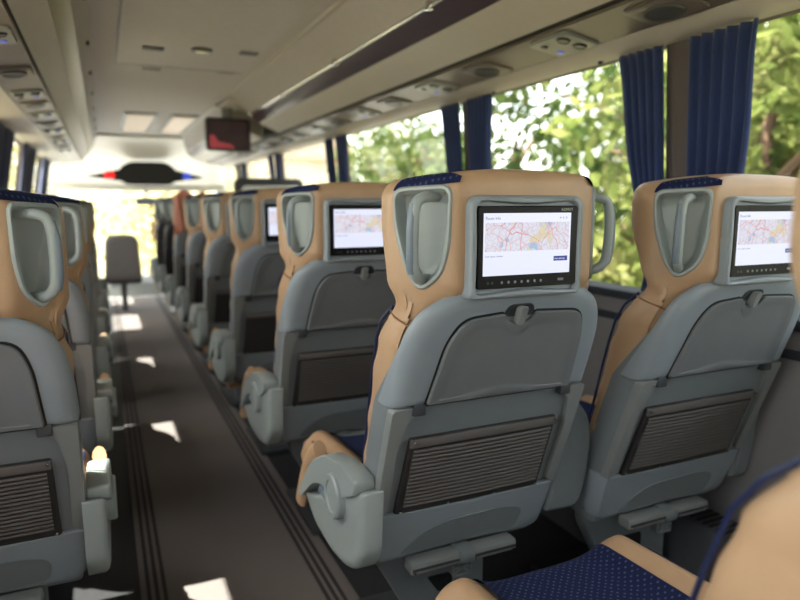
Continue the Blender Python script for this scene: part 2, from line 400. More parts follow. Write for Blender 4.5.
# reading lights / speakers / vents
def reading(x, y, z, rot, label, group, w_=.14, l_=.19):
    t = empty('reading_light_panel', (x, y, z), label, 'reading light', group); t.rotation_euler = (0, rot, 0)
    ol = rpoly([(-w_/2, -l_/2), (w_/2, -l_/2), (w_/2, l_/2), (-w_/2, l_/2)], .02, 4)
    link('panel', *pad(ol, [(0, .006), (0, -.004), (.004, -.008)], lambda a, b, w: (a, b, w), 3), 'trim', t)
    for (dx, dy) in ((-.035, -.045), (.03, -.045)):
        link('lamp', *pad(rpoly([(dx-.022, dy-.022), (dx+.022, dy-.022), (dx+.022, dy+.022), (dx-.022, dy+.022)], .022, 4), [(0, -.008), (.003, -.014), (.006, -.012)], lambda a, b, w: (a, b, w), 3), 'blackp', t)
    for (dx, dy) in ((-.035, .05), (.03, .05)):
        link('button', *pad(rpoly([(dx-.011, dy-.011), (dx+.011, dy-.011), (dx+.011, dy+.011), (dx-.011, dy+.011)], .011, 4), [(0, -.008), (.001, -.012)], lambda a, b, w: (a, b, w), 2), 'led' if dx > 0 else 'darkgrey', t)
    return t
def speaker(x, y, z, rot, label, group):
    t = empty('ceiling_speaker', (x, y, z), label, 'speaker', group); t.rotation_euler = (0, rot, 0)
    ol = rpoly([(-.065, -.095), (.065, -.095), (.065, .095), (-.065, .095)], .025, 4)
    link('frame', *pad(ol, [(0, .006), (0, -.004), (.006, -.007)], lambda a, b, w: (a, b, w), 3), 'service', t)
    ov = [(.045*math.cos(i*PI/12), .06*math.sin(i*PI/12)) for i in range(24)]
    link('grille', *pad(ov, [(0, -.006), (.004, -.013), (.012, -.010)], lambda a, b, w: (a, b, w), 3), 'darkgrey', t)
ordn = ['nearest', 'second', 'third', 'fourth', 'fifth', 'sixth', 'seventh', 'eighth', 'ninth']
RR = math.atan2(.025, .165); RL = -math.atan2(.023, .156)
for i in range(7): reading(1.365, 1.73+i*.86, H+.500, RR, 'reading light panel in the right service channel, %s from the camera' % ordn[i], 'reading lights on the right')
for i in range(7): speaker(1.365, 1.32+i*.86, H+.500, RR, 'oval speaker in the right service channel, %s from the camera' % ordn[i], 'speakers on the right')
for i, y in enumerate((2.30, 3.42, 4.16, 5.05, 5.9, 6.8)): reading(-.27, y, H+.486, RL, 'reading light panel in the left service channel, %s from the camera' % ordn[i], 'reading lights on the left', .13, .2)
for i, y in enumerate((2.88, 3.76, 4.6, 5.5, 6.35)): speaker(-.27, y, H+.486, RL, 'oval speaker in the left service channel, %s from the camera' % ordn[i], 'speakers on the left')

cp = link('ceiling_panel', *bevbox(.115, .80, 1.0, 4.0, 1.960, 1.972, .003), 'ceil'); box('groove', .112, .120, 1.0, 4.0, 1.9585, 1.972, 'darkgrey', cp, b=0); box('groove', .112, .80, 3.992, 4.0, 1.9585, 1.972, 'darkgrey', cp, b=0)
tag(cp, 'flat greige ceiling panel with air slots over the aisle', 'ceiling panel')
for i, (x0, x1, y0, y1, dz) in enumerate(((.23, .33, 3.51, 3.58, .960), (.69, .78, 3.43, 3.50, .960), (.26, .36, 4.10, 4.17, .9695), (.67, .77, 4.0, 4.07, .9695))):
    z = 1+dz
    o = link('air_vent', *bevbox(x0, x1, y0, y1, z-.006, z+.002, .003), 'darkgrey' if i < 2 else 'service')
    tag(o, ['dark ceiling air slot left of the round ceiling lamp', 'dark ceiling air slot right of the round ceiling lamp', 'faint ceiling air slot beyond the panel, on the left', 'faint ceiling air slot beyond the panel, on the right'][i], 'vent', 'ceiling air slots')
ov = [(.505+.053*math.cos(i*PI/12), 3.48+.053*math.sin(i*PI/12)) for i in range(24)]
lp = empty('ceiling_lamp', (0, 0, 0), 'small round ceiling lamp between the dark air slots', 'lamp')
link('rim', *pad(ov, [(0, 1.962), (.003, 1.952), (.012, 1.950)], lambda a, b, w: (a, b, w), 2), 'darkgrey', lp)
link('lens', *pad([(.505+(a-.505)*.7, 3.48+(b-3.48)*.7) for a, b in ov], [(0, 1.951), (.006, 1.943)], lambda a, b, w: (a, b, w), 3), 'greenpanel', lp)
for i, (x0, x1) in enumerate(((.22, .50), (.60, .88-.03))):
    t = empty('roof_light_panel', (0, 0, 0), ['square tan roof light panel near the front, left of the pair', 'square tan roof light panel near the front, right of the pair'][i], 'ceiling light', 'tan roof light panels')
    ol = rpoly([(x0, 6.1), (x1, 6.1), (x1, 7.6), (x0, 7.6)], .07, 5)
    link('frame', *pad(ol, [(0, 1.97), (.005, 1.955), (.03, 1.955), (.035, 1.965)], lambda a, b, w: (a, b, w), 3), 'trim', t)
    ol2 = rpoly([(x0+.03, 6.15), (x1-.03, 6.15), (x1-.03, 7.55), (x0+.03, 7.55)], .06, 5)
    link('diffuser', *pad(ol2, [(0, 1.963), (.01, 1.950)], lambda a, b, w: (a, b, w), 3), 'tanlight', t)

# ------------------------------------------------------------------ curtains
def curtain(side, p, dirn, label, tie=1.02, wtop=.24, wbot=.11, seed=0):
    sgn = 1 if side == 'R' else -1
    xs, xt = (XS_R, XT_R) if sgn > 0 else (XS_L, XT_L)
    rnd = random.Random(seed); ph = rnd.random()*6; rows = []; nz = 26; ny = 60
    z0, z1 = ZS+.01, ZT-.012
    for i in range(nz+1):
        z = z0+(z1-z0)*i/nz; t = i/nz
        x = xs+(xt-xs)*(z-ZS)/(ZT-ZS)-sgn*.028
        wd = wbot+(wtop-wbot)*max(0, (t-.12)/.88)**.8 if t > .12 else wbot+.02*(.12-t)/.12
        row = []
        for j in range(ny+1):
            s = j/ny; y = p+dirn*(.045+s*wd)+.006*math.sin(9*t+ph)*s
            a = (.013-.004*t)
            row.append((x-sgn*a*math.sin(s*PI*2*5.5+ph+.6*math.sin(3*t)), y, z))
        rows.append(row)
    v, f = grid(rows); o = link('curtain', v, f, 'curtain', angle=3)
    md = o.modifiers.new('thickness', 'SOLIDIFY'); md.thickness = .003
    tag(o, label, 'curtain', 'blue side curtains'); return o
desc = {2: 'nearest', 3: 'second', 4: 'third', 5: 'fourth', 6: 'fifth'}
for i, p in enumerate(PR):
    if i < 2: continue
    w1 = {2: (.21, .13), 3: (.22, .16)}.get(i, (.22, .16))
    curtain('R', p, -1, 'bluer near-side curtain of the %s right window pillar, hanging in pleats' % desc[i], wtop=.22 if i == 2 else .18, wbot=.14 if i == 2 else .12, seed=i)
    curtain('R', p, 1, 'darker far-side curtain of the %s right window pillar, hanging in pleats' % desc[i], wtop=.19 if i == 2 else .18, wbot=.06, seed=i+9)
dl = {3: 'nearest', 4: 'second', 5: 'third', 6: 'fourth'}
for i, p in enumerate(PL):
    if i < 3: continue  # pair at the first hung left pillar is unseen, added to block sun
    curtain('L', p, -1, 'near-side curtain at the %s left window pillar' % dl[i], wtop=.4, wbot=.3, seed=i+20)
    curtain('L', p, 1, 'far-side curtain at the %s left window pillar' % dl[i], wtop=.4, wbot=.3, seed=i+30)
for k, y in enumerate((1.72, 2.36)):
    o = link('curtain_hook', *tube(curve([(1.53, y, 1.70), (1.525, y, 1.67), (1.515, y+.008, 1.655), (1.52, y+.018, 1.665)], 4), .006, 8), 'pipe')
    tag(o, ['blue curtain hook left of the nearest right window pillar', 'blue curtain hook right of the second right window pillar'][k], 'hook')

S(box('ceiling_side', .892, 1.55, 4.87, 5.39, 1.93, 1.96, 'ceil', b=0))
# heater duct along the right wall
hb = empty('heater_duct', (0, 0, 0), 'grey heater duct with slotted top along the foot of the right wall', 'heater')
link('duct_box', *bevbox(1.48, 1.597, YB+.05, 8.6, 0.0, .30, .012), 'duct', hb)
g = MB()
for i in range(46): g.add(*bevbox(1.495, 1.585, .95+i*.022, .958+i*.022, .298, .303, .001))
g.build('slots', 'dark', hb)

# ------------------------------------------------------------------ seat
RZ = [(.38, .25), (.41, .24), (.53, .20), (.72, .132), (.82, .095), (.90, .064), (.99, .03), (1.04, .006), (1.3, .0)]
def R(z): return interp(RZ, z)
NP1, NP2 = Vector((-.153, 0)), Vector((-.238, .097))
def chamfer_frame(s):
    e = (NP2-NP1).normalized(); mid = (NP1+NP2)/2; n = Vector((-e.y, e.x)); n = n if n.y < 0 else -n
    def fm(a, b, w):
        q = mid+e*a+n*w; return (q.x*(-s), q.y, 1.128+b)       # s=-1: left (x negative stays)
    return fm, mid, e, n
REC = rpoly([(-.058, .106), (.057, .100), (.056, .02), (.030, -.058), (.004, -.092), (-.040, -.062), (-.056, -.005)], [.022, .022, .05, .05, .02, .04, .05], 6)
def inside(a, b, sc=.88):
    c = (0, 0); pts = [(p[0]*sc, p[1]*sc) for p in REC]; r = False; j = len(pts)-1
    for i in range(len(pts)):
        if (pts[i][1] > b) != (pts[j][1] > b) and a < (pts[j][0]-pts[i][0])*(b-pts[i][1])/(pts[j][1]-pts[i][1])+pts[i][0]: r = not r
        j = i
    return r
def resample(pts, n):
    P = [Vector(p) for p in pts]; P.append(P[0]); L = [0]
    for a, b in zip(P, P[1:]): L.append(L[-1]+(b-a).length)
    out = []; k = 0
    for i in range(n):
        d = L[-1]*i/n
        while L[k+1] < d: k += 1
        out.append(P[k].lerp(P[k+1], (d-L[k])/(L[k+1]-L[k])))
    return out
TKT = [(.44, .60), (.60, .64), (.72, .71), (.80, .78), (.87, .83), (.93, .85), (.97, .76), (1.0, .64), (1.04, .5)]
def _bp():
    half = [(0, .03), (.195, .03), (.226, .06), (.234, .14), (.222, .175), (.185, .165), (.14, .125), (0, .115)]
    poly = half+[(-x, y) for x, y in half[::-1] if x > 0]
    return rpoly(poly, [0, .02, .02, .03, .025, .03, .05, 0, .05, .03, .025, .03, .02, .02][:len(poly)], 5)
BODY = _bp()
def body_pt(p, z):
    x, y = p.x, p.y
    tk = interp(TKT, z); y = .03+(y-.03)*tk if y > .03 else y
    dep = 1 if z < .93 else 1-.10*(z-.93)/.1
    return x*dep, y+R(z)-.012+(.010*min(1, max(0, (z-.88)/.05)) if y < .05 else 0)
def head_mesh():
    half = [(0, .0), (.153, .0), (.238, .097), (.238, .14), (.215, .178), (.16, .165), (.11, .14)]
    poly = half+[(-x, y) for x, y in half[::-1] if x > 0]
    loop = resample(rpoly(poly, [.0, .014, .02, .03, .03, .05, .05, .05, .05, .03, .03, .02, .014], 6), 180)
    rows = []; c = Vector((0, .085)); zs = []; bl = resample(BODY, 180)
    for i in range(46): zs.append((.975+(1.232-.975)*i/45, 0))
    for i in range(1, 9): th = i/8*PI/2; zs.append((1.232+.03*math.sin(th), .03*(1-math.cos(th))))
    fr = {}
    for z, ins in zs:
        row = []
        neck = max(0, (1.06-z)/.075); neck = min(1, neck); neck = neck*neck*(3-2*neck)
        for pi_, p in enumerate(loop):
            v = p-c; L = v.length; q = c+v*(1-ins/L); x, y = q.x, q.y
            zz = z-(.45*x*x if z > 1.15 else .45*x*x*max(0, (z-1.1)/.05))
            # handle recess
            x0_, y0_ = x, y
            s = -1 if x < 0 else 1
            lx = Vector((-abs(x), y)); e = (NP2-NP1).normalized(); mid = (NP1+NP2)/2; n = Vector((-e.y, e.x)); n = n if n.y < 0 else -n
            a = (lx-mid).dot(e); ww = (lx-mid).dot(n)
            if abs(ww) < .02 and inside(a, zz-1.128): fd = min(1, max(0, (zz-1.040)/.012)); x += -s*abs(n.x)*.040*fd; y += -n.y*.040*fd
            tp = min(1, max(0, (1.17-zz)/.15)); tp = tp*tp*(3-2*tp)
            if y0_ > .10: y -= (y0_-.10)*.75*tp
            x *= 1-.035*neck; y += .018*neck if y0_ < .08 else 0
            m = min(1, max(0, (1.055-z)/.075)); m = m*m*(3-2*m)
            if m > 0: bx, by = body_pt(bl[pi_], z); bx *= 1.008; by += -.0015 if by < .08 else .0015; x += (bx-x)*m; y += (by-y)*m
            row.append((x, y, zz))
        rows.append(row)
    top = rows[-1]
    for sc_ in (.8, .55, .3, .1): rows.append([(p[0]*sc_, .085+(p[1]-.085)*sc_, 1.262+.004*(1-sc_)-.45*(p[0]*sc_)**2) for p in top])
    v, f = grid(rows, True); k = len(rows[0]); f.append(tuple((len(rows)-1)*k+i for i in range(k)))
    return v, f
def body_mesh():
    loop = resample(BODY, 120)
    rows = []
    for i in range(50):
        z = .44+(.985-.44)*i/49; t = i/49; row = []
        for p in loop:
            x, y = p.x, p.y
            if y > .1: # pleats on the bolster flank
                y += .0015*math.sin(z*95)*max(0, min(1, (y-.13)/.03))
            bx, by = body_pt(Vector((x, y)), z)
            cr = .002*math.sin(z*60+x*40)
            row.append((bx+(cr if abs(x) > .2 else 0), by, z))
        rows.append(row)
    v, f = grid(rows, True); k = len(rows[0]); f.append(tuple(range(k))); f.append(tuple((len(rows)-1)*k+i for i in range(k)))
    return v, f
def rear(a, b, w): return (a, R(b)+(w if w <= 0 else w*interp([(.80, 1), (.93, .35), (1.04, .25)], b)), b)
def flat(a, b, w): return (a, w, b)
def cushion_rows(off=0, xr=None):
    rows = []
    for i in range(30):
        t = i/29; y = .285+.495*t
        ey = min(1, (1-t)/.09); ey = (1-(1-ey)**2)**.5 if ey < 1 else 1
        row = []; zb, zt = .41, .520-.015*t
        n = 168
        for j in range(n):
            a = 2*PI*j/n; ca, sa = math.cos(a), math.sin(a)
            x = .228*math.copysign(abs(ca)**.32, ca); zc = (zt+zb)/2; zh = (zt-zb)/2*(.35+.65*ey)
            z = zc+zh*math.copysign(abs(sa)**.45, sa)
            if sa > 0: z += .058*math.exp(-((abs(x)-.185)/.05)**2)*ey*(1-.3*t)*sa**.3-.006*(1-(abs(x)/.23)**2)
            row.append((x, y-.012*(1-ey)*0, z))
        rows.append(row)
    return rows
def strip_rows(x0, x1, y0, y1, off):
    rows = []
    for i in range(31):
        t = i/30; y = y0+(y1-y0)*t; tt = (y-.285)/.495; ey = min(1, max(0, (1-tt)/.09)); ey = (1-(1-ey)**2)**.5 if ey < 1 else 1
        zb, zt = .41, .520-.015*tt; row = []
        for j in range(25):
            x = x0+(x1-x0)*j/24; ax = min(1, abs(x)/.228); ca = ax**(1/.32); sa = max(0, 1-ca*ca)**.5
            z = (zt+zb)/2+(zt-zb)/2*(.35+.65*ey)*sa**.45+.058*math.exp(-((abs(x)-.185)/.05)**2)*ey*(1-.3*tt)*sa**.3-.006*(1-(abs(x)/.23)**2)
            row.append((x, y, z+off))
        rows.append(row)
    return rows
def sp(t, name, mb, m, **k): return link(name, mb[0], mb[1], m, t, **k)

SEATS = []
def make_seat(leather='tan', label='', detail=True):
    t = empty('passenger_seat', (0, 0, 0), label, 'seat', 'passenger seats')
    # headrest
    hd = sp(t, 'headrest', head_mesh(), leather, angle=1.0)
    # seams over the top and across the neck
    def hseam(x0):
        return [(x0, -.001, 1.215), (x0, .004, 1.238-.45*x0*x0), (x0, .03, 1.2545-.45*x0*x0), (x0, .08, 1.2575-.45*x0*x0)]
    for s in (-1, 1):
        # navy corner patch lying on the top chamfer edge
        rows = []
        for i in range(15):
            u = i/14; row = []
            for j in range(9):
                q = .25+.75*j/8*(.35+.65*min(1, u/.35))
                # follow from rear edge of the top to the side, in plan around the chamfer
                px = NP1.lerp(NP2, -0.05+u*1.0)
                c = Vector((0, .085)); d = (px-c); L = d.length
                th = q*PI/2*1.0; ins = .03*(1-math.cos(th)); zz = 1.232+.03*math.sin(th)
                pt = c+d*(1-ins/L)
                wdt = .02*math.sin(PI*min(1, max(0, u)))
                if q > .9: pt = c+d*(1-(ins+.028*(q-.9)*10)/L)
                row.append((-s*pt.x, pt.y, zz-.45*pt.x**2+.0015+ (0.001)))
            rows.append(row)
        # push outwards a little so it lies on the leather
        rows = [[(x*1.006, (y-.085)*1.015+.085, z) for (x, y, z) in r] for r in rows]
        sp(t, 'fabric_patch', grid(rows), 'navy')
    # handle recess dishes + grab handles
    for s in (-1, 1):
        fm, mid, e, n = chamfer_frame(s)
        rc = sp(t, 'handle_recess', pad(REC, [(0, -.006), (0, .002), (.003, .0055), (.008, .0055), (.012, .001), (.017, -.019), (.024, -.024)], fm, 5, center=(-.002, .01)), 'recess')
        path = curve([fm(-.020, .084, -.024), fm(-.016, .084, -.004), fm(-.010, .082, .016), fm(-.002, .073, .029), fm(.001, .05, .034), fm(.002, .01, .035), fm(.003, -.025, .033), fm(.003, -.05, .028), fm(.001, -.064, .010), fm(-.001, -.068, -.024)], 5)
        gh = sp(t, 'grab_handle', tube(path, .0098, 12), 'recess')
        pth = curve([fm(.0015, .070, .0325), fm(.004, .04, .0385), fm(.005, .0, .0395), fm(.006, -.03, .0375), fm(.006, -.052, .0315)], 5)
        link('grip_insert', *tube(pth, .0082, 10), 'grip', gh)
    # screen housing
    ol = rpoly([(-.133, 1.026), (.118, 1.026), (.118, 1.214), (-.133, 1.214)], [.012, .012, .024, .024], 6, step=.02)
    hs = sp(t, 'screen_housing', pad(ol, [(0, .035), (0, -.012), (.003, -.018), (.007, -.020), (.013, -.019), (.016, -.013), (.0165, -.008)], flat, 4), 'shell')
    bz = rpoly([(-.116, 1.045), (.106, 1.045), (.106, 1.195), (-.116, 1.195)], .006, 4, step=.02)
    scr = sp(t, 'screen', pad(bz, [(0, -.004), (0, -.0145), (.002, -.0165)], flat, 4), 'bezel')
    dx0, dx1, dz0, dz1 = -.1055, .0885, 1.069, 1.182
    link('display', [(dx0, -.0169, dz0), (dx1, -.0169, dz0), (dx1, -.0169, dz1), (dx0, -.0169, dz1)], [(0, 1, 2, 3)], 'disp', scr, smooth=False)
    link('map_image', [(dx0+.004, -.0172, dz0+.044), (dx1-.004, -.0172, dz0+.044), (dx1-.004, -.0172, dz1-.017), (dx0+.004, -.0172, dz1-.017)], [(0, 1, 2, 3)], 'map', scr, smooth=False)
    link('screen_button', [(dx1-.038, -.0172, dz0+.023), (dx1-.006, -.0172, dz0+.023), (dx1-.006, -.0172, dz0+.032), (dx1-.038, -.0172, dz0+.032)], [(0, 1, 2, 3)], 'btn', scr, smooth=False)
    text('Route Info', .0075, 'ink', scr, (dx0+.004, -.0173, dz1-.0115), 'screen_title')
    text('Your space number', .0048, 'ink', scr, (dx0+.004, -.0173, dz0+.034), 'screen_caption')
    text('start journey', .0046, 'inkw', scr, (dx1-.036, -.0175, dz0+.026), 'screen_button_text')
    text('× < ≡', .008, 'ink', scr, (dx1-.027, -.0173, dz1-.012), 'screen_icons')
    text('AZIMUT', .0075, 'logo', scr, (dx1-.024, -.0173, dz1+.0035), 'brand_name')
    for i in range(9):
        bx = (-.094+.009*i) if i < 2 else (-.064+.0145*(i-2))
        ring = [(bx+.0028*math.cos(a*PI/6), 1.056+.0028*math.sin(a*PI/6)) for a in range(12)]
        link('touch_button', *pad(ring, [(0, -.0166), (.0003, -.0172), (.0012, -.0172)], flat, 2), 'darkgrey' if i < 2 else 'icon', scr)
    link('usb_port', *bevbox(.062, .075, -.0176, -.0166, 1.054, 1.059, .0004), 'icon', scr)
    # leather back body
    sp(t, 'backrest', body_mesh(), leather, angle=1.0)
    for s in (-1, 1):
        TK = lambda z: .03+(.175-.03)*interp(TKT, z)-.010
        pp = [(s*.2235, R(z)+TK(z), z) for z in [.54+.43*i/22 for i in range(23)]]
        pp += [(s*.213, TK(1.0)+R(1.0), 1.0)]
        sp(t, 'piping', tube(curve(pp, 2), .0032, 8), 'pipe')
        # stitched seam at neck and down the flank
        pp = [(s*x, y, z) for x, y, z in [(.214, .115+R(.985), .992), (.224, .08+R(.985), .985), (.222, .045+R(.98), .978), (.208, .026+R(.97), .970)]]
        sp(t, 'seam', tube(curve(pp, 5), .0018, 6), 'tanseam')
        pp = [(s*(.2335-.002*i/10), R(z)+.095-.012, z) for i, z in enumerate([.62+.35*k/10 for k in range(11)])]
    sp(t, 'fabric_panel', grid([[(x, R(z)+TK(z)-.045+.012*(abs(x)/.135)**2, z) for x in [-.135+.27*j/10 for j in range(11)]] for z in [.50+.48*i/20 for i in range(21)]]), 'navy')
    # shell
    ol = [(-.222, .405), (.222, .405), (.234, .52), (.234, .82), (.226, .90), (.214, .955), (.190, .995), (.14, 1.02), (.06, 1.033), (-.06, 1.033), (-.14, 1.02), (-.190, .995), (-.214, .955), (-.226, .90), (-.234, .82), (-.234, .52)]
    ol = rpoly(ol, [.03, .03]+[.04]*14, 4, step=.02)
    sp(t, 'back_shell', pad(ol, [(0, .085), (0, .04), (.003, .022), (.010, .008), (.020, .001), (.032, 0)], rear, 14, center=(0, .72)), 'shell_low')
    ol = [(-.238, .80), (-.19, .80), (-.185, .81), (.185, .81), (.19, .80), (.238, .80), (.236, .895), (.226, .957), (.205, 1.003), (.15, 1.036), (.06, 1.049), (-.06, 1.049), (-.15, 1.036), (-.205, 1.003), (-.226, .957), (-.236, .895)]
    ol = rpoly(ol, [.008]*6+[.03]*10, 4, step=.02)
    us = sp(t, 'upper_shell', pad(ol, [(0, .06), (0, .03), (.004, .008), (.014, -.006), (.026, -.011), (.04, -.012)], rear, 18, center=(0, .90)), 'shell')
    # tray table with latch notch
    def tray_ol(g):
        p = [(-.166-g, .808-g), (.180+g, .808-g), (.170+g, .935), (.150+g, .986+g), (.035, .992+g), (.026+g, .976), (.0, .970), (-.026-g, .976), (-.035, .992+g), (-.12-g, .984+g), (-.148-g, .94)]
        return rpoly(p, [.006, .006, .03, .03, .008, .006, .01, .006, .008, .04, .03], 5, step=.02)
    sp(t, 'tray_gap', pad(tray_ol(.0045), [(0, .0), (0, -.0125), (.004, -.0135)], rear, 8, center=(0, .88)), 'dark')
    tr = sp(t, 'tray_table', pad(tray_ol(0), [(0, .0), (0, -.018), (.0025, -.021), (.02, -.0215), (.024, -.0200)], rear, 8, center=(0, .88)), 'tray')
    lr = rpoly([(-.037, .984), (.037, .984), (.028, 1.010), (-.028, 1.010)], [.01, .01, .016, .016], 5)
    sp(t, 'latch_recess', pad(lr, [(0, -.005), (0, -.0135), (.002, -.0142), (.006, -.013)], rear, 3), 'darkgrey')
    lk = rpoly([(-.008, .966), (.008, .966), (.010, 1.006), (-.010, 1.006)], .008, 5)
    sp(t, 'tray_latch', pad(lk, [(0, -.01), (0, -.024), (.003, -.029)], rear, 3), 'trim')
    # tray hinges
    for s in (-1, 1):
        sp(t, 'tray_hinge', bevbox(s*.178-.014, s*.178+.014, R(.80)-.016, R(.80)+.01, .785, .812, .004), 'darkgrey')
    # side trims with hooked tops
    for s in (-1, 1):
        ol = [(.236, .535), (.236, .803), (.168, .803), (.170, .787), (.198, .778), (.212, .70), (.208, .545)]
        ol = rpoly([(s*a, b) for a, b in ol], [.002, .012, .004, .01, .02, .02, .01], 4, step=.03)
        n = len(ol)
        v = [rear(a, b, .012) for a, b in ol]+[rear(a, b, -.009) for a, b in ol]
        ins = [(a*.992, .67+(b-.67)*.992) for a, b in ol]; v += [rear(a, b, -.012) for a, b in ins]
        f = []
        for q in range(2): f += [(q*n+j, q*n+(j+1) % n, (q+1)*n+(j+1) % n, (q+1)*n+j) for j in range(n)]
        f.append(tuple(range(2*n, 3*n))); sp(t, 'side_trim', (v, f), 'trim')
    # lower cover with arched recess
    ol = rpoly([(-.226, .402), (.226, .402), (.238, .50), (.237, .538), (-.237, .538), (-.238, .50)], [.03, .03, .03, .004, .004, .03], 5, step=.02)
    sp(t, 'lower_cover', pad(ol, [(0, .075), (0, .02), (.003, .0), (.008, -.010), (.014, -.012)], rear, 8), 'shell')
    arch = rpoly([(-.16, .414), (.15, .414), (.165, .475), (.10, .492), (-.06, .487), (-.12, .462)], [.01, .02, .03, .05, .06, .03], 5, step=.02)
    sp(t, 'lower_recess', pad(arch, [(0, -.0115), (.002, -.0135), (.008, -.013), (.014, -.0128)], rear, 5), 'shell_low')
    # literature pocket
    ol = rpoly([(-.188, .532), (.185, .532), (.182, .728), (-.182, .728)], .006, 3, step=.02)
    pk = sp(t, 'literature_pocket', pad(ol, [(0, .0), (0, -.008), (.003, -.011), (.012, -.011)], rear, 6), 'netbase')
    g = MB()
    for i in range(15):
        z = .556+i*.0100
        g.add(*tube([(x, R(z)-.0125-.004*(1-(x/.18)**2), z) for x in [-.172+.344*j/8 for j in range(9)]], .0036, 8))
    link('ribbing', g.v, g.f, M['net'], pk)
    box('top_hem', -.183, .183, R(.714)-.016, R(.714)-.006, .706, .727, 'net', pk, b=.004)
    for (x, z) in ((-.06, .541), (.06, .541), (-.176, .72), (.176, .72), (-.176, .541), (.176, .541)):
        rg = [(x+.004*math.cos(a*PI/5), z+.004*math.sin(a*PI/5)) for a in range(10)]
        link('rivet', *pad(rg, [(0, -.012), (.001, -.0165 if z < .6 else -.021), (.0025, -.0175 if z < .6 else -.022)], rear, 2), 'rivet', pk)
    # cushion
    rows = cushion_rows(); v, f = grid(rows, True); k = len(rows[0]); f.append(tuple(range(k))); f.append(tuple((len(rows)-1)*k+i for i in range(k)))
    sp(t, 'seat_cushion', (v, f), leather)
    sp(t, 'cushion_fabric', grid(strip_rows(-.145, .145, .30, .779, .006)), 'navy')
    for s in (-1, 1):
        sp(t, 'cushion_piping', tube([(s*.214, 0.30+.47*i/12, .540-.016*i/12) for i in range(11)]+[(s*.2, .772, .50)], .0045, 8), 'pipe')
    box('leg_rest', -.205, .205, .55, .60, .275, .41, leather, t, b=.02)
    # base
    box('seat_pan', -.215, .215, .25, .70, .385, .425, 'shell_low', t, b=.01)
    def xz(a, b, w): return (a, w, b)
    sp(t, 'pedestal', prism(rpoly([(-.165, .39), (-.165, .33), (-.06, .14), (-.06, .0), (.13, .0), (.13, .39)], .015, 4), xz, .33, .38, .003), 'shell_low')
    sp(t, 'pedestal', prism(rpoly([(-.165, .39), (-.165, .33), (-.06, .14), (-.06, .0), (.13, .0), (.13, .39)], .015, 4), xz, .60-.05, .60-.0, .003), 'shell_low') if False else None
    sp(t, 'pedestal_hole', prism(rpoly([(-.035, .27), (.035, .27), (.035, .225), (-.005, .225)], .006, 3), xz, .326, .331, .0), 'dark')
    sp(t, 'floor_rail', bevbox(-.10, .17, .28, .66, .0, .03, .004), 'darkgrey')
    # footrest
    fr_y, fr_z = .215, .395
    for s in (-1, 1):
        x0, x1 = (-.145, -.012) if s < 0 else (.012, .137)
        ft = sp(t, 'footrest_tread', bevbox(x0, x1, fr_y-.022, fr_y+.022, fr_z-.020, fr_z+.008, .007), 'trim')
        link('tread_groove', *bevbox(x0+.004, x1-.004, fr_y-.0235, fr_y-.0215, fr_z-.010, fr_z-.004, .0005), 'darkgrey', ft)
        for q in (x0+.01, x1-.01):
            rg = [(q+.003*math.cos(a*PI/5), fr_z-.014+.003*math.sin(a*PI/5)) for a in range(10)]
            link('screw', *pad(rg, [(0, fr_y-.0215), (.001, fr_y-.024)], flat, 2), 'rivet', ft)
    sp(t, 'footrest_clamp', bevbox(-.024, .022, fr_y-.027, fr_y+.03, fr_z-.022, fr_z+.013, .01), 'shell_low')
    br = MB(); br.add(*prism([(-.03, fr_z-.02), (.022, fr_z-.02), (.016, fr_z-.062), (-.028, fr_z-.058)], xz, fr_y, fr_y+.02, 0)); 
    for a, b in (((-.026, -.024), (.016, -.058)), ((.018, -.024), (-.026, -.056)), ((-.028, -.022), (-.028, -.058)), ((.02, -.022), (.016, -.06)), ((-.028, -.058), (.016, -.06)), ((-.028, -.04), (.018, -.04))):
        br.add(*tube([(a[0], fr_y-.004, fr_z+a[1]), (b[0], fr_y-.004, fr_z+b[1])], .0028, 6))
    br.build('footrest_bracket', 'shell_low', t)
    sp(t, 'footrest_arm', tube([(-.17, .30, .405), (.13, .30, .405)], .007, 8), 'darkgrey')
    sp(t, 'footrest_link', bevbox(-.012, .012, fr_y+.01, .34, fr_z-.035, fr_z-.012, .004), 'darkgrey')
    return t
def side_arm(t, s, leather='tan'):
    """aisle side cover, pivot disc and folded armrest; s = -1 left side, +1 right side"""
    def yz(a, b, w): return (s*w, a, b)
    cov = rpoly([(.60, .437), (.50, .462), (.40, .505), (.31, .575), (.21, .600), (.152, .613), (.165, .470), (.205, .418), (.27, .385), (.38, .373), (.51, .388)], [.01, .02, .03, .03, .02, .006, .02, .03, .03, .04, .03], 5)
    link('side_cover', *pad(cov, [(0, .228), (0, .262), (.006, .270), (.02, .274)], yz, 5, center=(.29, .47)), 'recess', t)
    arm = rpoly([(.622, .420), (.55, .50), (.49, .562), (.38, .618), (.26, .640), (.175, .632), (.180, .600), (.285, .548), (.361, .532), (.42, .530), (.484, .505), (.586, .425)], [.01, .02, .04, .03, .03, .01, .02, .03, .03, .03, .03, .01], 5)
    ar = link('armrest', *prism(arm, yz, .236, .284, .004), 'recess', t)
    dsc = [(.305+.048*math.cos(a*PI/12), .548+.052*math.sin(a*PI/12)) for a in range(24)]
    link('pivot_disc', *pad(dsc, [(0, .27), (0, .290), (.004, .294), (.014, .294), (.016, .291)], yz, 3), 'recess', ar)
    pth = [(.665, .375), (.625, .45), (.58, .515), (.535, .556), (.49, .585)]
    pp = [(s*.259, a, b) for a, b in pth]
    link('armrest_pad', *tube(curve(pp, 5), [.017]*21, 12, flat=1.5), leather, ar)
    link('release_lever', *bevbox(min(s*.25, s*.285), max(s*.25, s*.285), .37, .43, .503, .522, .006), 'grip', t)
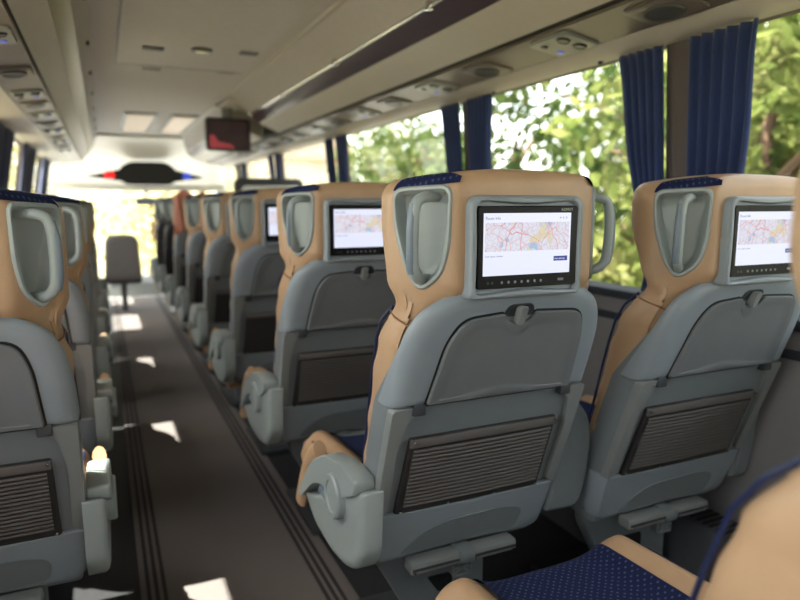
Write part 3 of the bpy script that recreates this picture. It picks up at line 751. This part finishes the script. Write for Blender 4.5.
def inner_arm(t, s, wide=.114, leather='tan'):
    ol = [(.232, .742), (.232+wide*.45, .735), (.232+wide*.82, .69), (.232+wide, .625), (.232+wide*.97, .53), (.232+wide*.80, .440), (.232, .445)]
    ol = rpoly([(s*a, b) for a, b in ol], [.004, .03, .05, .06, .06, .03, .004], 5, step=.03)
    link('inner_armrest', *prism(ol, lambda a, b, w: (a, .165+(.72-b)*.12+w, b), 0, .16, .012), 'shell_low', t)
    link('inner_armrest_pad', *bevbox(min(s*.24, s*(.232+wide*.6)), max(s*.24, s*(.232+wide*.6)), .17, .45, .735, .762, .012), leather, t)
SKIP_FAR = ('touch_button', 'screen_title', 'screen_caption', 'screen_button_text', 'screen_icons', 'brand_name', 'usb_port', 'rivet', 'screw', 'tread_groove', 'ribbing', 'seam', 'pedestal_hole', 'grip_insert')
def dup(src, loc, label, far=False, cat=None):
    r = src.copy(); C.objects.link(r); r.location = loc; r['label'] = label
    for ch in list(src.children):
        if far and ch.name.split('.')[0] in SKIP_FAR: continue
        c = ch.copy(); C.objects.link(c); c.parent = r
        for g_ in ch.children:
            if far and g_.name.split('.')[0] in SKIP_FAR: continue
            d = g_.copy(); C.objects.link(d); d.parent = c
    return r
P = .82
lead = make_seat(label='central tan and grey seat in sharp focus with a fully visible map screen')
windw = dup(lead, (1.31, .95, 0), 'tan and grey window seat right of the central focused seat, map screen partly cut off')
leftp = dup(lead, (-.305, 1.27, -.03), 'nearest left seat, cropped by the frame, only its grab handle and right half showing')
side_arm(lead, -1); inner_arm(lead, 1); inner_arm(windw, 1, .06); side_arm(leftp, 1)
lead.location = (.72, 1.0, 0)
dup(lead, (.72, 1.0-P-.008, 0), 'navy and tan seat in the bottom right corner, only cushion and bolster showing')
rl = ['aisle seat directly ahead of the central focused seat, blurred white screen', 'third right aisle seat, with a sliver of violet screen', 'fourth right aisle seat, narrow and blurred', 'fifth right aisle seat, small and blurred, before the charcoal seats']
for i in range(4): dup(lead, (.72, 1.0+P*(i+1), 0), rl[i], far=i > 0)
for i in range(3): dup(windw, (1.31, .97+P*(i+1), 0), 'right window seat hidden behind the aisle seats, %s row beyond the focused one' % ['first', 'second', 'third'][i], far=True)
dup(leftp, (-.30, 1.22-P-.16, -.035), 'blurred tan bolster of the left seat in the bottom left corner')
for i in range(5): dup(leftp, (-.29, 1.24+P*(i+1), -.03), ['second left seat, its grab handle seen past the nearest left seat', 'third left seat, brown side showing beyond the second', 'fourth left seat, a thin tan edge with sunlit armrest', 'fifth left seat, small and blurred beside the bright aisle', 'farthest left tan seat, just before the grey guide seat'][i], far=True)

# charcoal seats at the front: simple own model sharing the same shell
def dark_seat(loc, label):
    t = dup(lead, loc, label, far=True)
    for c in list(t.children):
        n = c.name.split('.')[0]
        if n in ('screen', 'screen_housing', 'tray_latch', 'latch_recess'):
            for g_ in list(c.children): bpy.data.objects.remove(g_)
            bpy.data.objects.remove(c); continue
        if n in ('headrest', 'backrest', 'back_shell', 'upper_shell', 'tray_table', 'seat_cushion', 'lower_cover', 'leg_rest', 'side_trim', 'literature_pocket'):
            c.data = c.data.copy(); c.data.materials[0] = M['charcoal']
    return t
dark_seat((.72, 5.95, 0), 'nearer charcoal seat at the front end of the right row')
dark_seat((.72, 6.95, 0), 'farther charcoal seat at the front end of the right row')
# coral sheet added as sunlight caught on the aisle seat in front of row five
rows = []
for i in range(20):
    t_ = i/19; row = []
    for j in range(25):
        s_ = j/24; a = (s_-.5)
        if t_ < .5: y = 5.12-.02; z = .98+.31*(t_/.5)
        else: y = 5.12-.02+.26*((t_-.5)/.5); z = 1.285-.1*((t_-.5)/.5)
        row.append((.60+a*.22, y+.012*math.sin(s_*22+t_*5), z-.02*math.cos(s_*9)))
    rows.append(row)
o = link('sunlight_sheet', *grid(rows), 'coral'); m_ = o.modifiers.new('thickness', 'SOLIDIFY'); m_.thickness = .012
tag(o, 'coral pink sheet standing for sunlight on a blurred seat back near the front', 'sunlight_sheet')
dup(lead, (.72, 5.1, 0), 'right aisle seat under the coral sunlight sheet', far=True)

# guide seat in the aisle front
gs = empty('guide_seat', (.17, 7.6, 0), 'dark grey folding guide seat standing at the front left of the aisle', 'seat')
link('backrest', *pad(rpoly([(-.19, .36), (.19, .36), (.17, .80), (.12, .86), (-.12, .86), (-.17, .80)], .04, 5, step=.04), [(0, .06), (0, .02), (.01, .0), (.03, -.012)], flat, 5), 'trim2', gs)
link('back_cushion', *pad(rpoly([(-.17, .36), (.17, .36), (.15, .82), (-.15, .82)], .05, 5, step=.04), [(0, .06), (0, .10), (.02, .12)], flat, 5), 'charcoal', gs)
box('seat', -.19, .19, .0, .40, .32, .40, 'charcoal', gs, b=.03)
box('post', -.03, .03, .15, .21, 0, .33, 'trim', gs, b=.01)

# partition at the middle right
pt = empty('partition', (0, 5.32, 0), 'black framed partition with a white panel behind the right seats', 'partition')
link('frame', *prism(rpoly([(.98, 0), (1.55, 0), (1.55, 1.40), (.98, 1.40)], [.005, .005, .06, .06], 5), lambda a, b, w: (a, w, b), 0, .06, .006), 'blackp', pt)
link('panel', *prism(rpoly([(1.03, .1), (1.53, .1), (1.53, 1.34), (1.03, 1.34)], .05, 5), lambda a, b, w: (a, w, b), -.012, .0, .003), 'white', pt)

# drop-down monitor
mn = empty('monitor', (.93, 5.22, 1.60), 'drop-down ceiling monitor with a dark pink-red picture, hung at the locker end', 'monitor', rz=0)
link('casing', *pad(rpoly([(-.17, 0), (.17, 0), (.17, .25), (-.17, .25)], .03, 5, step=.04), [(0, .06), (0, .005), (.006, 0), (.016, .0), (.018, .004)], flat, 3), 'blackp', mn)
link('casing_back', *bevbox(-.15, .15, .055, .09, .02, .23, .02), 'blackp', mn)
dsp = link('display', *pad(rpoly([(-.15, .02), (.15, .02), (.15, .232), (-.15, .232)], .012, 4), [(0, .006), (.001, .002)], flat, 3), 'scr_idle', mn)
link('picture', *pad(rpoly([(-.145, .022), (.05, .022), (.02, .05), (-.08, .07), (-.11, .12), (-.145, .12)], .01, 3), [(0, .0015), (.001, .001)], flat, 3, center=(-.10, .045)), 'redpix', dsp)
box('bracket', -.04, .04, .03, .07, .24, .37, 'trim', mn, b=.004)

# ------------------------------------------------------------------ front end
rows = []
for i in range(13):
    t_ = i/12; a = t_*PI/2; y = 8.05+1.53*t_; z = 1.44+.53*math.cos(a)**.9 if i < 12 else 1.44; rows.append([(x, y, z) for x in [FLX0+(FLX1-FLX0)*j/8 for j in range(9)]])
o = link('ceiling_front', *grid(rows), 'white'); m_ = o.modifiers.new('thickness', 'SOLIDIFY'); m_.thickness = .03; o.name = 'ceiling_front'; S(o)
S(box('trim_40', FLX0, FLX1, 9.55, 9.68, 1.36, 1.46, 'white', b=.02))
for i, (x0, x1) in enumerate(((FLX0-.02, FLX0+.14), (FLX1-.14, FLX1+.02))): S(box('trim_%d' % (41+i), x0, x1, 9.60, 9.9, -.4, 1.5, 'white', b=.03))
S(box('window_50', FLX0+.1, FLX1-.1, 9.86, 9.87, .05, 1.42, 'glass', b=0))
S(box('wall_front', FLX0, FLX1, 9.84, 9.95, -.45, .06, 'white', b=.01))
db = empty('dashboard', (.5, 9.5, -.35), 'pale curved dashboard below the windscreen', 'dashboard')
link('console', *prism(rpoly([(-.1, 0), (.33, 0), (.33, .52), (.12, .56), (-.08, .46)], .05, 5), lambda a, b, w: (w, a, b), -.95, .95, .02), 'trim', db)
link('instrument_binnacle', *bevbox(.1, .7, -.12, .10, .46, .62, .04), 'darkgrey', db)
hz_ = empty('front_display_housing', (.56, 8.86, 1.425), 'black destination display housing with tapered wings above the windscreen', 'display')
link('housing', *prism(rpoly([(-.26, .0), (.26, .0), (.38, .10), (.30, .24), (.20, .29), (-.20, .29), (-.30, .24), (-.38, .10)], .04, 5), lambda a, b, w: (a, w, b), 0, .1, .01), 'blackp', hz_)
link('wing', *prism(rpoly([(-.72, .10), (-.3, .04), (-.3, .2), (-.5, .15)], .01, 3), lambda a, b, w: (a, w, b), .02, .09, .004), 'blackp', hz_)
link('wing', *prism(rpoly([(.72, .10), (.5, .15), (.3, .2), (.3, .04)], .01, 3), lambda a, b, w: (a, w, b), .02, .09, .004), 'blackp', hz_)
link('red_lamp', *pad([(-.45+.065*math.cos(a*PI/8), .12+.05*math.sin(a*PI/8)) for a in range(16)], [(0, .03), (.005, -.01), (.02, -.03)], flat, 3), 'red', hz_)
link('blue_lamp', *pad([(.47+.06*math.cos(a*PI/8), .12+.045*math.sin(a*PI/8)) for a in range(16)], [(0, .03), (.005, -.01), (.02, -.03)], flat, 3), 'blue', hz_)
mr = empty('rear_view_mirror', (.55, 9.5, 1.22), 'small grey interior mirror hanging in the windscreen', 'mirror')
link('glass', *pad(rpoly([(-.13, -.05), (.13, -.05), (.13, .05), (-.13, .05)], .03, 5), [(0, .03), (0, .004), (.006, 0)], flat, 3), 'grip', mr)
link('stem', *tube([(0, .02, .04), (0, .05, .16)], .012, 8), 'darkgrey', mr)

# ------------------------------------------------------------------ outside
S(box('ground', -60, 80, -40, 110, -1.5, -1.4, 'ground', b=0))
S(box('ground_road_bounce', -9, 12, 10.2, 24, -1.4, -1.385, 'white', b=0))  # pale strip added to bounce sunlight up to the front ceiling
def tree(x, y, h, rx, rz, leaf, label, seed, n=2600, lf=.09):
    rnd = random.Random(seed)
    t = empty('leafy_tree', (x, y, -1.4), label, 'tree', 'trees outside the windows')
    tr = MB(); tr.add(*tube(curve([(0, 0, 0), (.08, .05, h*.3), (-.05, .1, h*.55), (.05, 0, h*.85)], 5), [.16-.008*i for i in range(16)], 8))
    tips = []
    for k in range(9):
        a = k*2.4+rnd.random(); zz = h*(.25+.06*k); e = Vector((math.cos(a)*rx*.8, math.sin(a)*rx*.8, zz+h*.18))
        pts = curve([(0, 0, zz), tuple(Vector((0, 0, zz)).lerp(e, .5)+Vector((0, 0, .15))), tuple(e)], 4); tr.add(*tube(pts, [.06-.0055*i for i in range(len(pts))], 6)); tips.append(e)
    tr.build('trunk', 'bark', t)
    cl = []
    for k in range(34):
        a = rnd.random()*2*PI; u = rnd.random()**.5; zf = rnd.random()
        rr = rx*u*math.sin(PI*(.12+.8*zf))**.5
        cl.append((Vector((math.cos(a)*rr, math.sin(a)*rr, h*(1-rz)+h*rz*zf)), .28+.4*rnd.random()))
    v = []; f = []
    for k in range(n):
        c, r = cl[rnd.randrange(len(cl))]
        d = Vector((rnd.gauss(0, 1), rnd.gauss(0, 1), rnd.gauss(0, .8))); d.normalize(); p = c+d*r*(rnd.random()**.4)*rx/1.3
        if p.z < .05: p.z = .05+rnd.random()*.3
        a = Vector((rnd.gauss(0, 1), rnd.gauss(0, 1), rnd.gauss(0, 1))).normalized(); b = a.cross(Vector((rnd.gauss(0, 1), rnd.gauss(0, 1), rnd.gauss(0, 1)))).normalized()
        s = lf*(.6+.8*rnd.random()); k0 = len(v)
        v += [p-a*s, p+b*s*.5, p+a*s, p-b*s*.5]; f.append((k0, k0+1, k0+2, k0+3))
    me = bpy.data.meshes.new('crown'); me.from_pydata([tuple(q) for q in v], [], f); me.materials.append(M[leaf])
    o = bpy.data.objects.new('crown', me); C.objects.link(o); o.parent = t
    return t
spec = [(5.2, 1.2, 4.4, 1.7, .95, 'leaf', 'green tree outside the nearest right window, behind the nearest curtains'),
        (4.9, 3.6, 3.9, 1.6, .95, 'leafy', 'yellow-green tree outside, left of the nearest right curtains'),
        (6.6, 5.8, 5.0, 2.0, .95, 'leaf', 'tall green tree outside between the two nearest right pillars'),
        (8.0, 3.2, 5.6, 2.2, .95, 'leafb', 'brownish tree outside, standing behind the nearer right trees'),
        (5.9, 8.6, 4.2, 1.7, .95, 'leaf', 'green tree outside, left of the second right curtains'),
        (9.4, 8.2, 5.4, 2.2, .95, 'leafy', 'pale yellow-green tree outside, behind the tall green tree'),
        (6.4, -1.0, 4.8, 2.0, .95, 'leaf', 'green tree outside at the right edge of the picture'),
        (8.6, .6, 5.6, 2.2, .95, 'leafy', 'yellow-green tree outside, behind the tree at the right edge'),
        (6.8, 14.2, 4.4, 2.0, .95, 'leaf', 'green tree outside the third right window'),
        (9.3, 20.0, 5.0, 2.4, .95, 'leafy', 'pale green tree farther outside the third right window'),
        (13.0, 12.5, 6.0, 2.6, .95, 'leaf', 'tall tree in the background beyond the third right window'),
        (11.5, 5.2, 6.5, 2.6, .95, 'leafb', 'brownish background tree outside, behind the tall green tree'),
        (11.8, .2, 6.5, 2.6, .95, 'leaf', 'dark background tree outside, behind the nearest right window'),
        (13.5, 8.6, 6.5, 2.6, .95, 'leafy', 'pale background tree outside, between the second and third right windows'),
        (-4.0, 22.0, 5.5, 3.0, .97, 'leaff', 'glare-paled yellow tree ahead of the windscreen, on the left'),
        (1.6, 25.0, 4.8, 3.2, .97, 'leaff', 'glare-paled yellow tree straight ahead of the windscreen'),
        (3.0, 29.0, 5.0, 2.8, .97, 'leaff', 'glare-paled yellow tree ahead of the windscreen, on the right'),
        (-7.5, 14.0, 4.8, 2.6, .95, 'leafy', 'yellow-green tree outside the left windows')]
for i, (x, y, h, rx, rz, lf, lab) in enumerate(spec): tree(x, y, h, rx, rz, lf, lab, 100+i, n=5000 if i < 14 else 2600, lf=.09 if i < 11 else .15)
bd = empty('house', (8.2, 30, -1.4), 'cream house with an ochre wing far ahead on the right', 'building')
box('wall', -4, 3.0, 0, 6, 0, 4.6, 'cream', bd, b=.02)
box('ochre_wing', 3.0, 6.5, .4, 5, 0, 3.3, 'ochre', bd, b=.02)
rf = prism([(-4.3, 4.6), (3.3, 4.6), (2.4, 6.0), (-3.4, 6.0)], lambda a, b, w: (a, w, b), -.3, 6.3, 0); link('roof', *rf, 'roof', bd, smooth=False)
for x in (-3, -1, 1): box('window', x, x+.8, -.02, .05, 1.6, 2.9, 'sill', bd, b=.01)
